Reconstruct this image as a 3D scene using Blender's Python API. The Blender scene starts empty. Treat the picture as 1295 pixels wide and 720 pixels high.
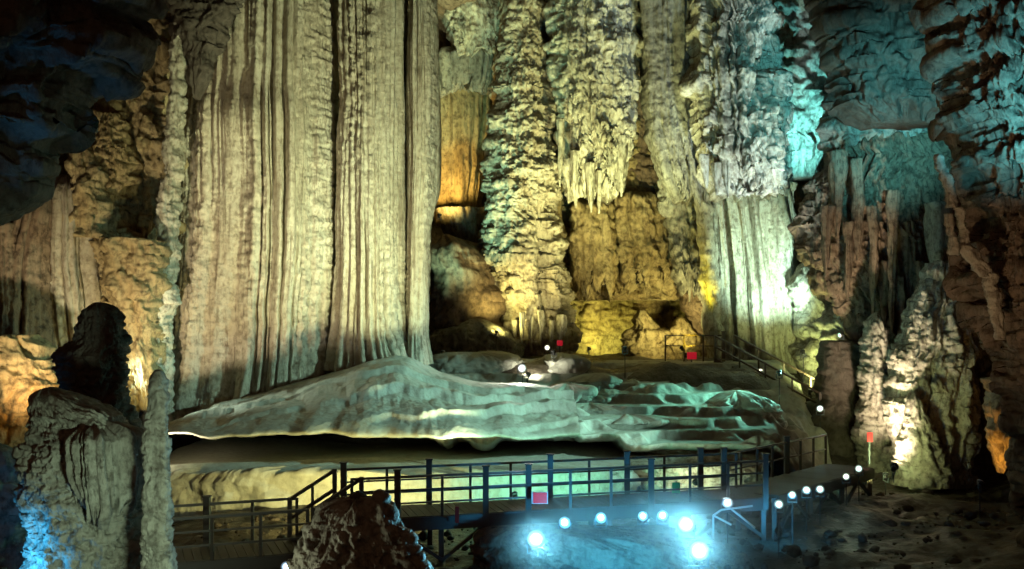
import bpy, math
import numpy as np

# ------------------------------------------------------------------ camera, world, exposure
FOC, CX, HOR = 1300.0, 647.5, 400.0      # focal length, centre column and horizon row of the view, in photo pixels
scene = bpy.context.scene
cam_data = bpy.data.cameras.new('camera')
cam_data.sensor_width = 36.0
cam_data.lens = 36.0 * FOC / 1295.0
cam_data.shift_y = (HOR - 360.0) / 1295.0
cam_data.clip_start = 0.1
cam_data.clip_end = 400.0
cam = bpy.data.objects.new('camera', cam_data)
cam.rotation_euler = (math.pi / 2, 0, 0)
scene.collection.objects.link(cam)
scene.camera = cam

world = bpy.data.worlds.new('World')
scene.world = world
world.use_nodes = True
bg = world.node_tree.nodes['Background']
bg.inputs['Color'].default_value = (1.0, 0.50, 0.28, 1)      # dim brown fill added to lift the blacks
bg.inputs['Strength'].default_value = 0.06

scene.view_settings.view_transform = 'Standard'
scene.view_settings.look = 'None'
scene.view_settings.exposure = 0.5
scene.view_settings.gamma = 1.0
scene.view_settings.use_curve_mapping = False
scene.cycles.use_denoising = True
scene.cycles.max_bounces = 4
scene.cycles.diffuse_bounces = 2
scene.cycles.volume_bounces = 0
scene.cycles.sample_clamp_indirect = 4.0

COL = scene.collection


def P(px, py, Y):
    """point of the cave at distance Y, on the line of sight of a photo position"""
    return ((px - CX) * Y / FOC, Y, (HOR - py) * Y / FOC)


# ------------------------------------------------------------------ noise (numpy)
_ang = np.random.RandomState(5).rand(1024) * 2 * np.pi
GX, GY = np.cos(_ang), np.sin(_ang)


def _h(i, j, s):
    i = i.astype(np.uint32); j = j.astype(np.uint32)
    h = i * np.uint32(374761393) + j * np.uint32(668265263) + np.uint32((s * 2246822519) & 0xffffffff)
    h = (h ^ (h >> np.uint32(13))) * np.uint32(1274126177)
    return h ^ (h >> np.uint32(16))


def perlin(x, y, s=0):
    x, y = np.broadcast_arrays(np.asarray(x, float), np.asarray(y, float))
    xi = np.floor(x); yi = np.floor(y)
    fx = x - xi; fy = y - yi
    i = xi.astype(np.int64) & 0xffff; j = yi.astype(np.int64) & 0xffff
    u = fx * fx * fx * (fx * (fx * 6 - 15) + 10); v = fy * fy * fy * (fy * (fy * 6 - 15) + 10)

    def g(a, b, dx, dy):
        k = (_h(a & 0xffff, b & 0xffff, s) & np.uint32(1023)).astype(np.int64)
        return GX[k] * dx + GY[k] * dy
    n00 = g(i, j, fx, fy); n10 = g(i + 1, j, fx - 1, fy)
    n01 = g(i, j + 1, fx, fy - 1); n11 = g(i + 1, j + 1, fx - 1, fy - 1)
    a = n00 + u * (n10 - n00); b = n01 + u * (n11 - n01)
    return (a + v * (b - a)) * 1.5


def fbm(x, y, s=0, o=4, gain=.5):
    t = 0; a = 1.0
    for k in range(o):
        t = t + a * perlin(x * 2.03 ** k + 17.1 * k, y * 2.03 ** k - 9.7 * k, s + k); a *= gain
    return t


def bil(x, y, s=0):
    return np.abs(perlin(x, y, s))


def worley(x, y, s=0):
    xi = np.floor(x).astype(np.int64); yi = np.floor(y).astype(np.int64)
    best = np.full(x.shape, 9.0)
    for dx in (-1, 0, 1):
        for dy in (-1, 0, 1):
            a = xi + dx; b = yi + dy
            h = _h(a & 0xffff, b & 0xffff, s)
            rx = (h & np.uint32(1023)).astype(float) / 1023; ry = ((h >> np.uint32(10)) & np.uint32(1023)).astype(float) / 1023
            d = (a + rx - x) ** 2 + (b + ry - y) ** 2
            best = np.minimum(best, d)
    return np.sqrt(best)


def knob(x, y, s=0):
    return np.clip(1 - worley(x, y, s) ** 2, 0, 1)


def sstep(a, b, x):
    t = np.clip((x - a) / (b - a), 0, 1)
    return t * t * (3 - 2 * t)


def st_drape(U, V, s, k):
    U = U / k; V = V / k
    U = U + .20 * fbm(U / 4, V / 7, s + 40, 3) + .02 * perlin(U / .8, V / 1.2, s + 41)
    m = .6 + .8 * sstep(-.3, .4, perlin(U / 5, V / 7, s + 44))
    d = .95 * bil(U / 2.3, V / 40, s) + m * (.60 * bil(U / .95, V / 22, s + 1) + .30 * bil(U / .42, V / 10, s + 2)) + .13 * bil(U / .18, V / 5, s + 3)
    g = np.exp(-(perlin(U / 1.0, V / 45, s + 7) / .07) ** 2) * sstep(-.25, .15, perlin(U / 1.3, V / 6, s + 8))
    g2 = np.exp(-(perlin(U / .45, V / 20, s + 9) / .09) ** 2) * sstep(-.1, .25, perlin(U / .8, V / 3, s + 10))
    d = d - .38 * g - .12 * g2
    d = d + .26 * fbm(U / 4, V / 7, s + 4, 3) + .012 * fbm(U / .5, V / .13, s + 5, 2) + .018 * fbm(U / .12, V / .16, s + 6, 2)
    return d * k


def st_lumpy(U, V, s, k):
    U = U / k; V = V / k
    wu = .35 * fbm(U / 1.3, V / 1.3, s + 40, 3); wv = .35 * fbm(U / 1.3, V / 1.3, s + 50, 3)
    U = U + wu; V = V + wv
    d = .75 * fbm(U / 3, V / 3.6, s + 4, 3) + .55 * knob(U / 1.5, V / 1.15, s) + .30 * knob(U / .66, V / .5, s + 1)
    d = d + .16 * knob(U / .3, V / .24, s + 2) + .05 * fbm(U / .16, V / .13, s + 5, 2)
    return d * k


def st_shelf(U, V, s, k):
    U = U / k; V = V / k
    V2 = V + .3 * fbm(U / 2, V / 2, s + 40, 3)
    d = .5 * fbm(U / 3, V / 3, s + 4, 3) + .40 * bil(U / 2.2, V2 / .75, s) + .24 * bil(U / .9, V2 / .34, s + 1)
    d = d + .18 * knob(U / .6, V2 / .3, s + 2) + .07 * knob(U / .25, V / .14, s + 3) + .03 * fbm(U / .14, V / .1, s + 5, 2)
    return d * k


def st_smooth(U, V, s, k):
    U = U / k; V = V / k
    d = .45 * fbm(U / 3.5, V / 2.2, s + 4, 3) + .14 * bil(U / 1.2, V / 3.2, s) + .05 * bil(U / .4, V / 1.4, s + 1)
    d = d + .03 * fbm(U / .35, V / .22, s + 5, 3)
    return d * k


def st_flow(U, V, s, k):
    """wet flowstone: soft swells, thin run-down creases, fine ripples"""
    U = U / k; V = V / k
    U = U + .25 * fbm(U / 2.5, V / 1.6, s + 40, 3)
    d = .42 * fbm(U / 3.5, V / 2.2, s + 4, 3) + .22 * bil(U / 1.5, V / 2.6, s) + .10 * bil(U / .55, V / 1.5, s + 1) + .045 * bil(U / .2, V / .7, s + 2)
    g = np.exp(-(perlin(U / 1.2, V / 3.5, s + 7) / .05) ** 2)
    rim = bil(U / 2.4, V / .55, s + 8)
    return (d - .04 * g + .10 * rim + .025 * fbm(U / .3, V / .09, s + 5, 3) + .02 * fbm(U / .12, V / .1, s + 6, 2)) * k


def st_rough(U, V, s, k):
    U = U / k; V = V / k
    wu = .5 * fbm(U / 2, V / 2, s + 40, 3)
    U = U + wu
    d = 1.1 * fbm(U / 3.2, V / 3.2, s + 4, 5, .55) + .5 * (1 - 2 * bil(U / 1.4, V / 1.8, s)) + .22 * (1 - 2 * bil(U / .55, V / .7, s + 1))
    d = .55 * d + .12 * knob(U / .4, V / .5, s + 2) + .05 * fbm(U / .15, V / .15, s + 5, 2)
    return d * k + .75 * st_shelf(U * k * .9 + V * k * .35, V * k - U * k * .25, s + 21, k * 1.1) + .3 * st_lumpy(U * k, V * k, s + 22, k * .7)


def st_mix(U, V, s, k):
    m = sstep(-.22, .22, fbm(U / (2.6 * k), V / (4 * k), s + 70, 3))
    return m * st_lumpy(U, V, s, k) + (1 - m) * (st_drape(U, V, s + 9, k * .8) + .25 * k * fbm(U / (.9 * k), V / (.5 * k), s + 71, 3))


def st_vein(U, V, s, k):
    """drapery cut into broken hanging rods"""
    a = st_drape(U, V, s, k * .8)
    h = .42 * fbm(U / (.7 * k), V / (.9 * k), s + 71, 3) + .25 * knob(U / (.35 * k), V / (1.2 * k), s + 72)
    return a + h * k * .8


def st_flute(U, V, s, k):
    """straight, sharp organ-pipe flutes"""
    U = U / k; V = V / k
    U = U + .10 * fbm(U / 5, V / 14, s + 40, 2)
    m = sstep(-.35, .35, perlin(U / 4.5, V / 16, s + 44))
    d = .55 * bil(U / 1.9, V / 90, s) + (.35 + .65 * m) * (.50 * bil(U / .8, V / 50, s + 1) + .26 * bil(U / .36, V / 26, s + 2)) + .11 * bil(U / .15, V / 9, s + 3)
    g = np.exp(-(perlin(U / 1.5, V / 120, s + 7) / .045) ** 2) * sstep(-.30, .05, perlin(U / 2.2, V / 13, s + 8))
    g2 = np.exp(-(perlin(U / .6, V / 50, s + 9) / .07) ** 2) * sstep(-.1, .25, perlin(U / .9, V / 6, s + 10))
    r = (1 - m) * (.10 * fbm(U / .9, V / .55, s + 12, 3) + .05 * knob(U / .5, V / .28, s + 13))
    d = d - .60 * g - .20 * g2 + r + .08 * fbm(U / 3, V / 5, s + 4, 3) + .012 * fbm(U / .4, V / .10, s + 5, 2) + .016 * fbm(U / .1, V / .14, s + 6, 2)
    return d * k


def st_craggy(U, V, s, k):
    return .62 * st_shelf(U, V, s, k) + .55 * st_lumpy(U, V, s + 3, k * .75) + .10 * k * (1 - 2 * bil(U / (.3 * k), V / (.22 * k), s + 90))


def st_mottled(U, V, s, k):
    m = sstep(-.3, .3, fbm(U / (1.6 * k), V / (3.5 * k), s + 70, 3))
    return st_flute(U, V, s, k * .75) * 1.1 + (.25 + .45 * m) * st_lumpy(U, V, s + 3, k * .55) + .22 * k * fbm(U / (1.0 * k), V / (2.2 * k), s + 72, 4)


STYLE = dict(mottled=st_mottled, flow=st_flow, craggy=st_craggy, flute=st_flute, drape=st_drape, lumpy=st_lumpy, shelf=st_shelf, smooth=st_smooth, rough=st_rough, mix=st_mix, vein=st_vein)


# ------------------------------------------------------------------ materials
def rock_mat(name, c_light, c_mid, c_dark, stain=.5, rough=(.6, .9), bump=.6, streak=.6):
    m = bpy.data.materials.new(name); m.use_nodes = True
    nt = m.node_tree; N = nt.nodes; L = nt.links
    b = N['Principled BSDF']
    geo = N.new('ShaderNodeNewGeometry')

    def noise(scale3, sc, det, rg=.55):
        mp = N.new('ShaderNodeMapping'); mp.inputs['Scale'].default_value = scale3
        L.new(geo.outputs['Position'], mp.inputs['Vector'])
        n = N.new('ShaderNodeTexNoise'); n.inputs['Scale'].default_value = sc; n.inputs['Detail'].default_value = det
        n.inputs['Roughness'].default_value = rg
        L.new(mp.outputs['Vector'], n.inputs['Vector'])
        return n.outputs['Fac']

    def mix(f, a, c):
        x = N.new('ShaderNodeMix'); x.data_type = 'RGBA'
        if isinstance(f, float): x.inputs['Factor'].default_value = f
        else: L.new(f, x.inputs['Factor'])
        for sock, val in ((x.inputs['A'], a), (x.inputs['B'], c)):
            if isinstance(val, tuple): sock.default_value = (*val, 1)
            else: L.new(val, sock)
        return x.outputs['Result']

    def ramp(f, lo, hi):
        r = N.new('ShaderNodeMapRange'); r.inputs['From Min'].default_value = lo; r.inputs['From Max'].default_value = hi
        r.interpolation_type = 'SMOOTHSTEP'
        L.new(f, r.inputs['Value']); return r.outputs['Result']
    broad = ramp(noise((1, 1, .6), .35, 4), .35, .68)
    strk = ramp(noise((1, 1, .07), 2.2, 3), .40, .66)
    fine = ramp(noise((1, 1, .8), 4.5, 5, .65), .42, .70)
    c = mix(broad, c_mid, c_light)
    sf = N.new('ShaderNodeMath'); sf.operation = 'MULTIPLY'; sf.inputs[1].default_value = streak; L.new(strk, sf.inputs[0])
    c = mix(sf.outputs[0], c, c_mid)
    df = N.new('ShaderNodeMath'); df.operation = 'MULTIPLY'; df.inputs[1].default_value = stain; L.new(fine, df.inputs[0])
    c = mix(df.outputs[0], c, c_dark)
    thin = ramp(noise((1, 1, .035), 4.2, 3), .56, .70)
    tf = N.new('ShaderNodeMath'); tf.operation = 'MULTIPLY'; tf.inputs[1].default_value = streak * .75; L.new(thin, tf.inputs[0])
    c = mix(tf.outputs[0], c, c_dark)
    L.new(c, b.inputs['Base Color'])
    rr = N.new('ShaderNodeMapRange'); rr.inputs['To Min'].default_value = rough[0]; rr.inputs['To Max'].default_value = rough[1]
    L.new(broad, rr.inputs['Value']); L.new(rr.outputs['Result'], b.inputs['Roughness'])
    b.inputs['Specular IOR Level'].default_value = .25
    n1 = noise((1, 1, .5), 3.0, 6, .7)
    bp = N.new('ShaderNodeBump'); bp.inputs['Strength'].default_value = bump; bp.inputs['Distance'].default_value = .35
    L.new(n1, bp.inputs['Height']); L.new(bp.outputs['Normal'], b.inputs['Normal'])
    return m


def plain_mat(name, col, rough=.6, metal=0., emit=None, es=0., grain=.25):
    m = bpy.data.materials.new(name); m.use_nodes = True
    nt = m.node_tree; N = nt.nodes; L = nt.links; b = N['Principled BSDF']
    b.inputs['Roughness'].default_value = rough; b.inputs['Metallic'].default_value = metal
    n = N.new('ShaderNodeTexNoise'); n.inputs['Scale'].default_value = 9; n.inputs['Detail'].default_value = 6
    tc = N.new('ShaderNodeTexCoord'); L.new(tc.outputs['Object'], n.inputs['Vector'])
    x = N.new('ShaderNodeMix'); x.data_type = 'RGBA'; L.new(n.outputs['Fac'], x.inputs['Factor'])
    x.inputs['A'].default_value = (*[c * (1 - grain) for c in col], 1); x.inputs['B'].default_value = (*[min(1, c * (1 + grain)) for c in col], 1)
    L.new(x.outputs['Result'], b.inputs['Base Color'])
    if emit:
        b.inputs['Emission Color'].default_value = (*emit, 1); b.inputs['Emission Strength'].default_value = es
    return m


M = dict(
    cream=rock_mat('cream_flowstone', (.46, .42, .33), (.36, .31, .23), (.11, .075, .045), .62, streak=.85),
    calcite=rock_mat('white_calcite', (.60, .57, .48), (.42, .39, .30), (.12, .09, .055), .8),
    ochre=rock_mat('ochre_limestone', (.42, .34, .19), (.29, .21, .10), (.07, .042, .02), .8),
    grey=rock_mat('grey_limestone', (.36, .35, .29), (.23, .21, .165), (.055, .043, .03), .8),
    brown=rock_mat('brown_limestone', (.26, .19, .13), (.15, .10, .065), (.035, .022, .014), .8),
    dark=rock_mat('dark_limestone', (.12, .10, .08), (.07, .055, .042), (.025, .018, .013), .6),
    floor=rock_mat('cave_floor_clay', (.12, .105, .08), (.075, .062, .046), (.03, .024, .018), .6, rough=(.25, .6)),
    terrace=rock_mat('terrace_flowstone', (.42, .42, .36), (.33, .33, .28), (.16, .15, .11), .4, streak=.3, bump=.28),
    wood=plain_mat('stained_timber', (.06, .038, .028), .5),
    plank=plain_mat('walkway_boards', (.07, .05, .036), .6),
    steel=plain_mat('painted_steel', (.10, .12, .13), .4, .3),
    whitesteel=plain_mat('white_painted_tube', (.7, .72, .7), .35, .1),
    housing=plain_mat('floodlight_housing', (.03, .03, .032), .45, .2),
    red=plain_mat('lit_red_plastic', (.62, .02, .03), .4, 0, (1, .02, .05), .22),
    dullred=plain_mat('dull_red_paint', (.30, .03, .03), .5),
    white=plain_mat('white_enamel', (.75, .72, .70), .5),
    green=plain_mat('green_plate', (.03, .35, .08), .4),
)


# ------------------------------------------------------------------ mesh helpers
def mesh_np(name, verts, quads, tris=None, mat=None):
    me = bpy.data.meshes.new(name)
    verts = np.ascontiguousarray(verts, dtype=np.float32)
    nq = len(quads); ntr = 0 if tris is None else len(tris)
    loops = np.asarray(quads, np.int32).ravel()
    starts = np.arange(nq, dtype=np.int32) * 4
    if ntr:
        loops = np.concatenate([loops, np.asarray(tris, np.int32).ravel()])
        starts = np.concatenate([starts, nq * 4 + np.arange(ntr, dtype=np.int32) * 3])
    me.vertices.add(len(verts)); me.vertices.foreach_set('co', verts.ravel())
    me.loops.add(len(loops)); me.loops.foreach_set('vertex_index', loops)
    me.polygons.add(nq + ntr); me.polygons.foreach_set('loop_start', starts)
    me.update(calc_edges=True)
    me.validate()
    if mat: me.materials.append(M[mat] if isinstance(mat, str) else mat)
    return me


def link(name, me, parent=None):
    o = bpy.data.objects.new(name, me); COL.objects.link(o)
    if parent is not None: o.parent = parent
    return o


def tag(o, label, cat, group=None):
    o['label'] = label; o['category'] = cat; o['kind'] = 'thing'
    if group: o['group'] = group
    return o


def empty(name, loc, label, cat, group=None):
    o = bpy.data.objects.new(name, None); COL.objects.link(o); o.location = loc
    o.empty_display_size = .2
    return tag(o, label, cat, group)


def grid_idx(nv, nu, wrap):
    i = np.arange(nv - 1)[:, None]; j = np.arange(nu if wrap else nu - 1)[None, :]
    j2 = (j + 1) % nu
    return np.stack(np.broadcast_arrays(i * nu + j, i * nu + j2, (i + 1) * nu + j2, (i + 1) * nu + j), -1).reshape(-1, 4)


TRI = [0]


def loft(rows, Y, depth, style='drape', mat='cream', seed=1, k=1.0, amp=1.0, fringe=0., fk=.5, exp=2.3, back=.6,
         res=1.7, edge=.25, dents=(), rt=.0, rb=.0, dexp=.5, lean=0.):
    """closed rock body: rows = (photo row, left, right) at distance Y, bulging `depth` metres towards the viewer"""
    rows = sorted(rows)
    py = np.array([r[0] for r in rows], float)
    m = Y / FOC
    nv = int(max(14, (py[-1] - py[0]) / res)); nv = min(nv, 460)
    t = np.linspace(0, 1, nv)
    pv = py[0] + (py[-1] - py[0]) * t
    L_ = np.interp(pv, py, [r[1] for r in rows]); R_ = np.interp(pv, py, [r[2] for r in rows])
    ker = max(3, nv // 14) | 1
    if nv > 20:
        kk = np.hanning(ker + 2)[1:-1]; kk /= kk.sum()
        L_ = np.convolve(np.pad(L_, ker // 2, mode='edge'), kk, 'valid'); R_ = np.convolve(np.pad(R_, ker // 2, mode='edge'), kk, 'valid')
    drow = np.interp(pv, py, [(r[3] if len(r) > 3 else depth) for r in rows])
    z = (HOR - pv) * (Y - .75 * drow) / FOC
    # uneven outline
    L_ = L_ * m - CX * m; R_ = R_ * m - CX * m
    wid0 = R_ - L_
    ea = edge * (.45 if style in ('drape', 'flute') else 1) * k * np.clip(wid0 / 2.0, .1, 1)
    L_ = L_ + ea * fbm(z / ((2.6 if style in ('drape', 'flute') else 1.1) * k), z * 0 + seed * 3.3, seed + 100, 4); R_ = R_ + ea * fbm(z / ((2.6 if style in ('drape', 'flute') else 1.1) * k), z * 0 + seed * 7.7, seed + 101, 4)
    c = (L_ + R_) / 2; w = np.maximum((R_ - L_) / 2, .02)
    prof = np.ones(nv)
    if rt > 0: prof *= np.sqrt(np.clip(1 - (1 - np.clip(t / rt, 0, 1)) ** 2, 1e-3, 1))
    if rb > 0: prof *= np.sqrt(np.clip(1 - (1 - np.clip((1 - t) / rb, 0, 1)) ** 2, 1e-3, 1))
    w = w * prof
    dd = drow * ((w / w.max()) ** dexp) * np.where(prof < 1, prof ** .3, 1)
    wm = float(np.percentile(w, 80))
    arc = 2 * math.hypot(wm, float(np.median(dd)) * .8) * 1.12
    nf = int(np.clip(arc / (m * res), 12, 520)); nb = max(8, nf // 7)
    th = np.concatenate([np.linspace(-np.pi / 2, np.pi / 2, nf, endpoint=False), np.linspace(np.pi / 2, 1.5 * np.pi, nb, endpoint=False)])
    nu = len(th)
    sn = np.sign(np.sin(th)) * np.abs(np.sin(th)) ** (2 / exp); cs = np.sign(np.cos(th)) * np.abs(np.cos(th)) ** (2 / exp)
    X = c[:, None] + w[:, None] * sn[None]
    fr = np.where(cs > 0, 1.0, back)[None]
    Yy = Y - dd[:, None] * cs[None] * fr - lean * (t[:, None] - .5)
    Z = np.repeat(z[:, None], nu, 1)
    U = np.repeat((sn * arc / 2 + np.where(np.cos(th) < 0, 40, 0))[None], nv, 0) + .35 * c[:, None] * 0
    V = Z.copy()
    if fringe:
        q = np.clip((t - .45) / .55, 0, 1)[:, None] ** 1.3
        sp = (1 - np.clip(bil(U / fk, U * 0 + seed * 5.1, seed + 60) * 2.2, 0, 1)) ** 1.6
        sp2 = fbm(U / (fk * 3), U * 0 + seed * 2.1, seed + 61, 2)
        Z = Z + q * fringe * (.7 - 1.5 * sp - .6 * sp2)
    Pn = np.stack([X, Yy, Z], -1)
    du = np.roll(Pn, -1, 1) - np.roll(Pn, 1, 1)
    dv = np.gradient(Pn, axis=0)
    n = np.cross(du, dv); ln = np.linalg.norm(n, axis=-1, keepdims=True); n = n / np.maximum(ln, 1e-9)
    cen = np.stack([np.repeat(c[:, None], nu, 1), np.full_like(X, Y), Z], -1)
    if np.mean(np.sum(n * (Pn - cen), -1)) < 0: n = -n
    d = STYLE[style](U + seed * 13.7, V + seed * 5.3, seed * 11, k) * amp
    d = d - np.mean(d)
    for (dx, dy, rx, ry, dp) in dents:
        pxx = X / m + CX; pyy = HOR - Z / m
        d = d + dp * np.exp(-((pxx - dx) / rx) ** 2 - ((pyy - dy) / ry) ** 2)
    lim = np.clip(w[:, None] / (wm + 1e-6), 0.06, 1)
    Pn = Pn + n * (d * lim)[..., None]
    verts = Pn.reshape(-1, 3)
    quads = grid_idx(nv, nu, True)
    top = Pn[0].mean(0); bot = Pn[-1].mean(0)
    if fringe: bot[2] += fringe * .5
    a = len(verts); verts = np.concatenate([verts, [top, bot]])
    j = np.arange(nu); j2 = (j + 1) % nu
    tris = np.concatenate([np.stack([np.full(nu, a), j2, j], -1), np.stack([np.full(nu, a + 1), (nv - 1) * nu + j, (nv - 1) * nu + j2], -1)])
    TRI[0] += 2 * len(quads) + len(tris)
    return mesh_np('rock', verts, quads, tris, mat)


SEED = [3]


def rock(name, label, cat, rows, Y, depth, group=None, parent=None, **kw):
    if 'seed' not in kw:
        SEED[0] += 1; kw['seed'] = SEED[0]
    me = loft(rows, Y, depth, **kw); me.name = name
    o = link(name, me, parent)
    if parent is not None: o.location = -parent.location
    if parent is None: tag(o, label, cat, group)
    elif label: o['label'] = label
    return o


def teeth(parent, specs, Y, mat, name='stalactite', **kw):
    """hanging points, one mesh each, under a rock thing: specs = (x, top row, bottom row, width)"""
    for (x, t0, b0, w) in specs:
        SEED[0] += 1
        h = w / 2
        args = dict(style='drape', mat=mat, seed=SEED[0], k=.3, amp=1.1, res=1.3, edge=.5, back=1.0); args.update(kw)
        yy = Y - .15 * (SEED[0] % 4)
        me = loft([(t0, x - h, x + h), (t0 + (b0 - t0) * .35, x - h * .8, x + h * .75), (t0 + (b0 - t0) * .75, x - h * .45, x + h * .4), (b0, x - .8, x + .8)],
                  yy, h * yy / FOC * 1.2, **args)
        me.name = name
        link(name, me, parent)


# ------------------------------------------------------------------ the cave itself
def ground_z(x, y):
    plat = sstep(41, 46.5, y) * (1 - sstep(10.5, 14.5, x))
    right = sstep(41, 54, y) * sstep(10.5, 14.5, x)
    z = -6.45 + 4.12 * plat + 4.0 * right
    z = z - .9 * (1 - sstep(-16, -10, x)) * (1 - plat)
    z = z + .5 * sstep(10, 22, x) * (1 - right) * (1 - sstep(26, 34, y))
    return z


def build_floor():
    xs = np.concatenate([np.linspace(-60, -20, 60, endpoint=False), np.linspace(-20, 26, 520, endpoint=False), np.linspace(26, 60, 60)])
    ys = np.concatenate([np.linspace(-20, 14, 40, endpoint=False), np.linspace(14, 62, 420, endpoint=False), np.linspace(62, 75, 20)])
    X, Y = np.meshgrid(xs, ys)
    Z = ground_z(X, Y)
    Z = Z + .28 * fbm(X / 4, Y / 4, 900, 4) + .14 * knob(X / 1.1, Y / .8, 901) * sstep(-.1, .3, perlin(X / 5, Y / 5, 905)) + .04 * fbm(X / .5, Y / .5, 902, 4)
    v = np.stack([X, Y, Z], -1).reshape(-1, 3)
    o = link('cave_floor', mesh_np('cave_floor', v, grid_idx(len(ys), len(xs), False), None, 'floor'))
    o['kind'] = 'structure'


def build_shell():
    na, ne = 620, 330
    az = np.radians(np.linspace(-112, 112, na)); el = np.linspace(0, 1, ne)
    A, E = np.meshgrid(az, el)
    ph = np.clip((E - .5) / .5, 0, 1) * np.pi / 2          # lower half upright, upper half vaulting over
    H = np.where(E < .5, -9 + 50 * E * .72, 9 + 13 * np.sin(ph))
    Rr = np.where(E < .5, 1.0, np.cos(ph) * .97 + .03)
    n = 2.6 * fbm(A * 5, H / 7, 70, 5, .55) + .9 * (1 - 2 * bil(A * 16, H / 9, 75)) + .5 * knob(A * 22, H / 2.2, 77) + .25 * bil(A * 50, H / 6, 78)
    rx = 46 - n; ry = 48 - n
    X = rx * np.sin(A) * Rr; Y = 18 + ry * np.cos(A) * Rr
    Z = H + .8 * fbm(X / 4, Y / 4, 79, 4) * sstep(.5, .7, E)
    v = np.stack([X, Y, Z], -1).reshape(-1, 3)
    o = link('cave_wall', mesh_np('cave_wall', v, grid_idx(ne, na, False), None, 'brown'))
    o['kind'] = 'structure'


build_floor()
build_shell()

# ---------------- the great fluted column
colm = empty('flowstone_column', P(380, 520, 44), 'huge fluted flowstone column, the widest formation, rising from the smooth mound', 'column')
rock('drapery_curtain', 'broad ribbed curtain on the left of the column', None,
     [(-60, 236, 428), (0, 234, 428), (100, 230, 429), (200, 226, 430), (300, 222, 431), (400, 214, 431), (470, 204, 430), (545, 188, 426)], 44.5, 4.2, parent=colm,
     style='flute', mat='cream', seed=21, k=.8, amp=1.3, exp=3.0, res=1.25, edge=.2, dents=((255, 10, 34, 100, -2.6), (330, 170, 50, 26, .35), (360, 440, 60, 60, -.3)))
rock('fluted_rib', 'middle shaft of the column, between two deep dark grooves', None,
     [(-60, 432, 511), (0, 432, 511), (120, 433, 512), (300, 433, 512), (420, 430, 516), (470, 420, 535)], 44.0, 2.9, parent=colm,
     style='flute', mat='cream', seed=22, k=.8, amp=1.1, exp=2.4, res=1.2, edge=.12)
rock('fluted_rib', 'narrow rightmost shaft of the column', None,
     [(-60, 517, 549), (0, 517, 549), (200, 518, 550), (300, 516, 546), (430, 512, 541), (462, 505, 548)], 44.2, 1.9, parent=colm,
     style='flute', mat='cream', seed=23, k=.6, amp=.9, exp=2.2, res=1.2, edge=.12)
rock('edge_rib', 'thin pale grey rib down the left edge of the column', None,
     [(-50, 226, 246), (40, 222, 240), (110, 216, 236), (200, 208, 232), (280, 202, 226), (340, 196, 222), (450, 186, 216), (545, 180, 216)], 39.4, .9, parent=colm,
     style='craggy', mat='calcite', seed=24, k=.5, amp=.9, exp=2.0, edge=.4)
rock('roof_rock', 'dark rock added to shade the upper left corner of the fluted column', 'rock', [(-60, 215, 318), (-10, 226, 300), (30, 234, 288), (70, 238, 272), (105, 244, 258), (118, 247, 252)], 39.6, 1.4, style='rough', mat='dark', seed=25, k=.6, amp=1.0, edge=.6)  # added dark rock, stands in for the shadowed hollow of the column
# ---------------- flowstone mound below it, and the bench in front
def build_mound():
    xs = np.linspace(-12.9, 2.4, 440); t = np.linspace(0, 1.35, 260)
    X, T_ = np.meshgrid(xs, t)
    crest = np.interp(CX + xs * FOC / 41.2, [200, 230, 260, 300, 350, 400, 440, 478, 500, 520, 545, 600, 690, 740],
                      [556, 538, 522, 502, 488, 478, 466, 455, 451, 457, 474, 488, 493, 500])
    zc = (HOR - np.convolve(np.pad(crest, 8, mode='edge'), np.ones(17) / 17, 'valid')) * 41.2 / FOC
    tt = np.clip(T_, 0, 1)
    front = 34.0 + 2.2 * sstep(-2.5, 2.4, X) + 1.2 * (1 - sstep(-13.2, -10.5, X))
    Y = front + T_ * (41.4 - front)
    lip = -3.92
    prof = .45 * tt + .55 * tt ** .55
    lip = lip + .16 * fbm(xs / 2.6, xs * 0 + 4.4, 818, 3)[None] - .30 * sstep(-2, 2, xs)[None]
    Z = lip + (zc[None] - lip) * prof
    env = np.clip(4 * tt * (1.05 - tt), 0, 1)
    q = tt * 3.4 + .30 * fbm(X / 3.0, T_ * 1.3, 811, 3) - .16 * X + .10 * bil(X / .9, T_ * 2, 812)
    fr = q - np.floor(q)
    Z = Z + env * (.16 + .22 * sstep(-7, -3, X)) * (sstep(0, .22, fr) - fr)
    Z = Z + env * (.16 * fbm(X / 2.2, T_ * 2.2, 813, 3) + .05 * bil((X + 1.2 * T_) / .5, T_ * 2.5, 814) + .02 * bil((X + 1.2 * T_) / .17, T_ * 6, 815)) + .012 * fbm(X / .25, Y / .25, 816, 3)
    n = 9; qq = np.linspace(1, 0, n)[:-1, None]
    Xa = np.repeat(X[:1], n - 1, 0); Ya = Y[:1] + 5.2 * qq ** 1.6; Za = Z[:1] - .16 * np.sqrt(qq) - .10 * qq
    X = np.concatenate([Xa, X]); Y = np.concatenate([Ya, Y]); Z = np.concatenate([Za, Z])
    Y = Y + .30 * fbm(X / 1.6, X * 0 + 2.2, 817, 3) * (1 - sstep(35, 38.5, Y))
    v = np.stack([X, Y, Z], -1).reshape(-1, 3)
    tag(link('flowstone_mound', mesh_np('flowstone_mound', v, grid_idx(X.shape[0], X.shape[1], False), None, 'terrace')),
        'smooth pale flowstone mound spreading from the foot of the fluted column', 'mound')


build_mound()
SEED[0] += 23
rock('flowstone_bench', 'long low flowstone bench behind the railings, dark flat top', 'rock ledge',
     [(588, 208, 788), (594, 204, 794), (610, 202, 800), (650, 196, 806), (720, 190, 812)], 37.5, 4.2, style='flow', mat='terrace', seed=34, k=.6, amp=.9, exp=5.0, back=1.2, dexp=0., rt=.04, res=1.4)

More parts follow.
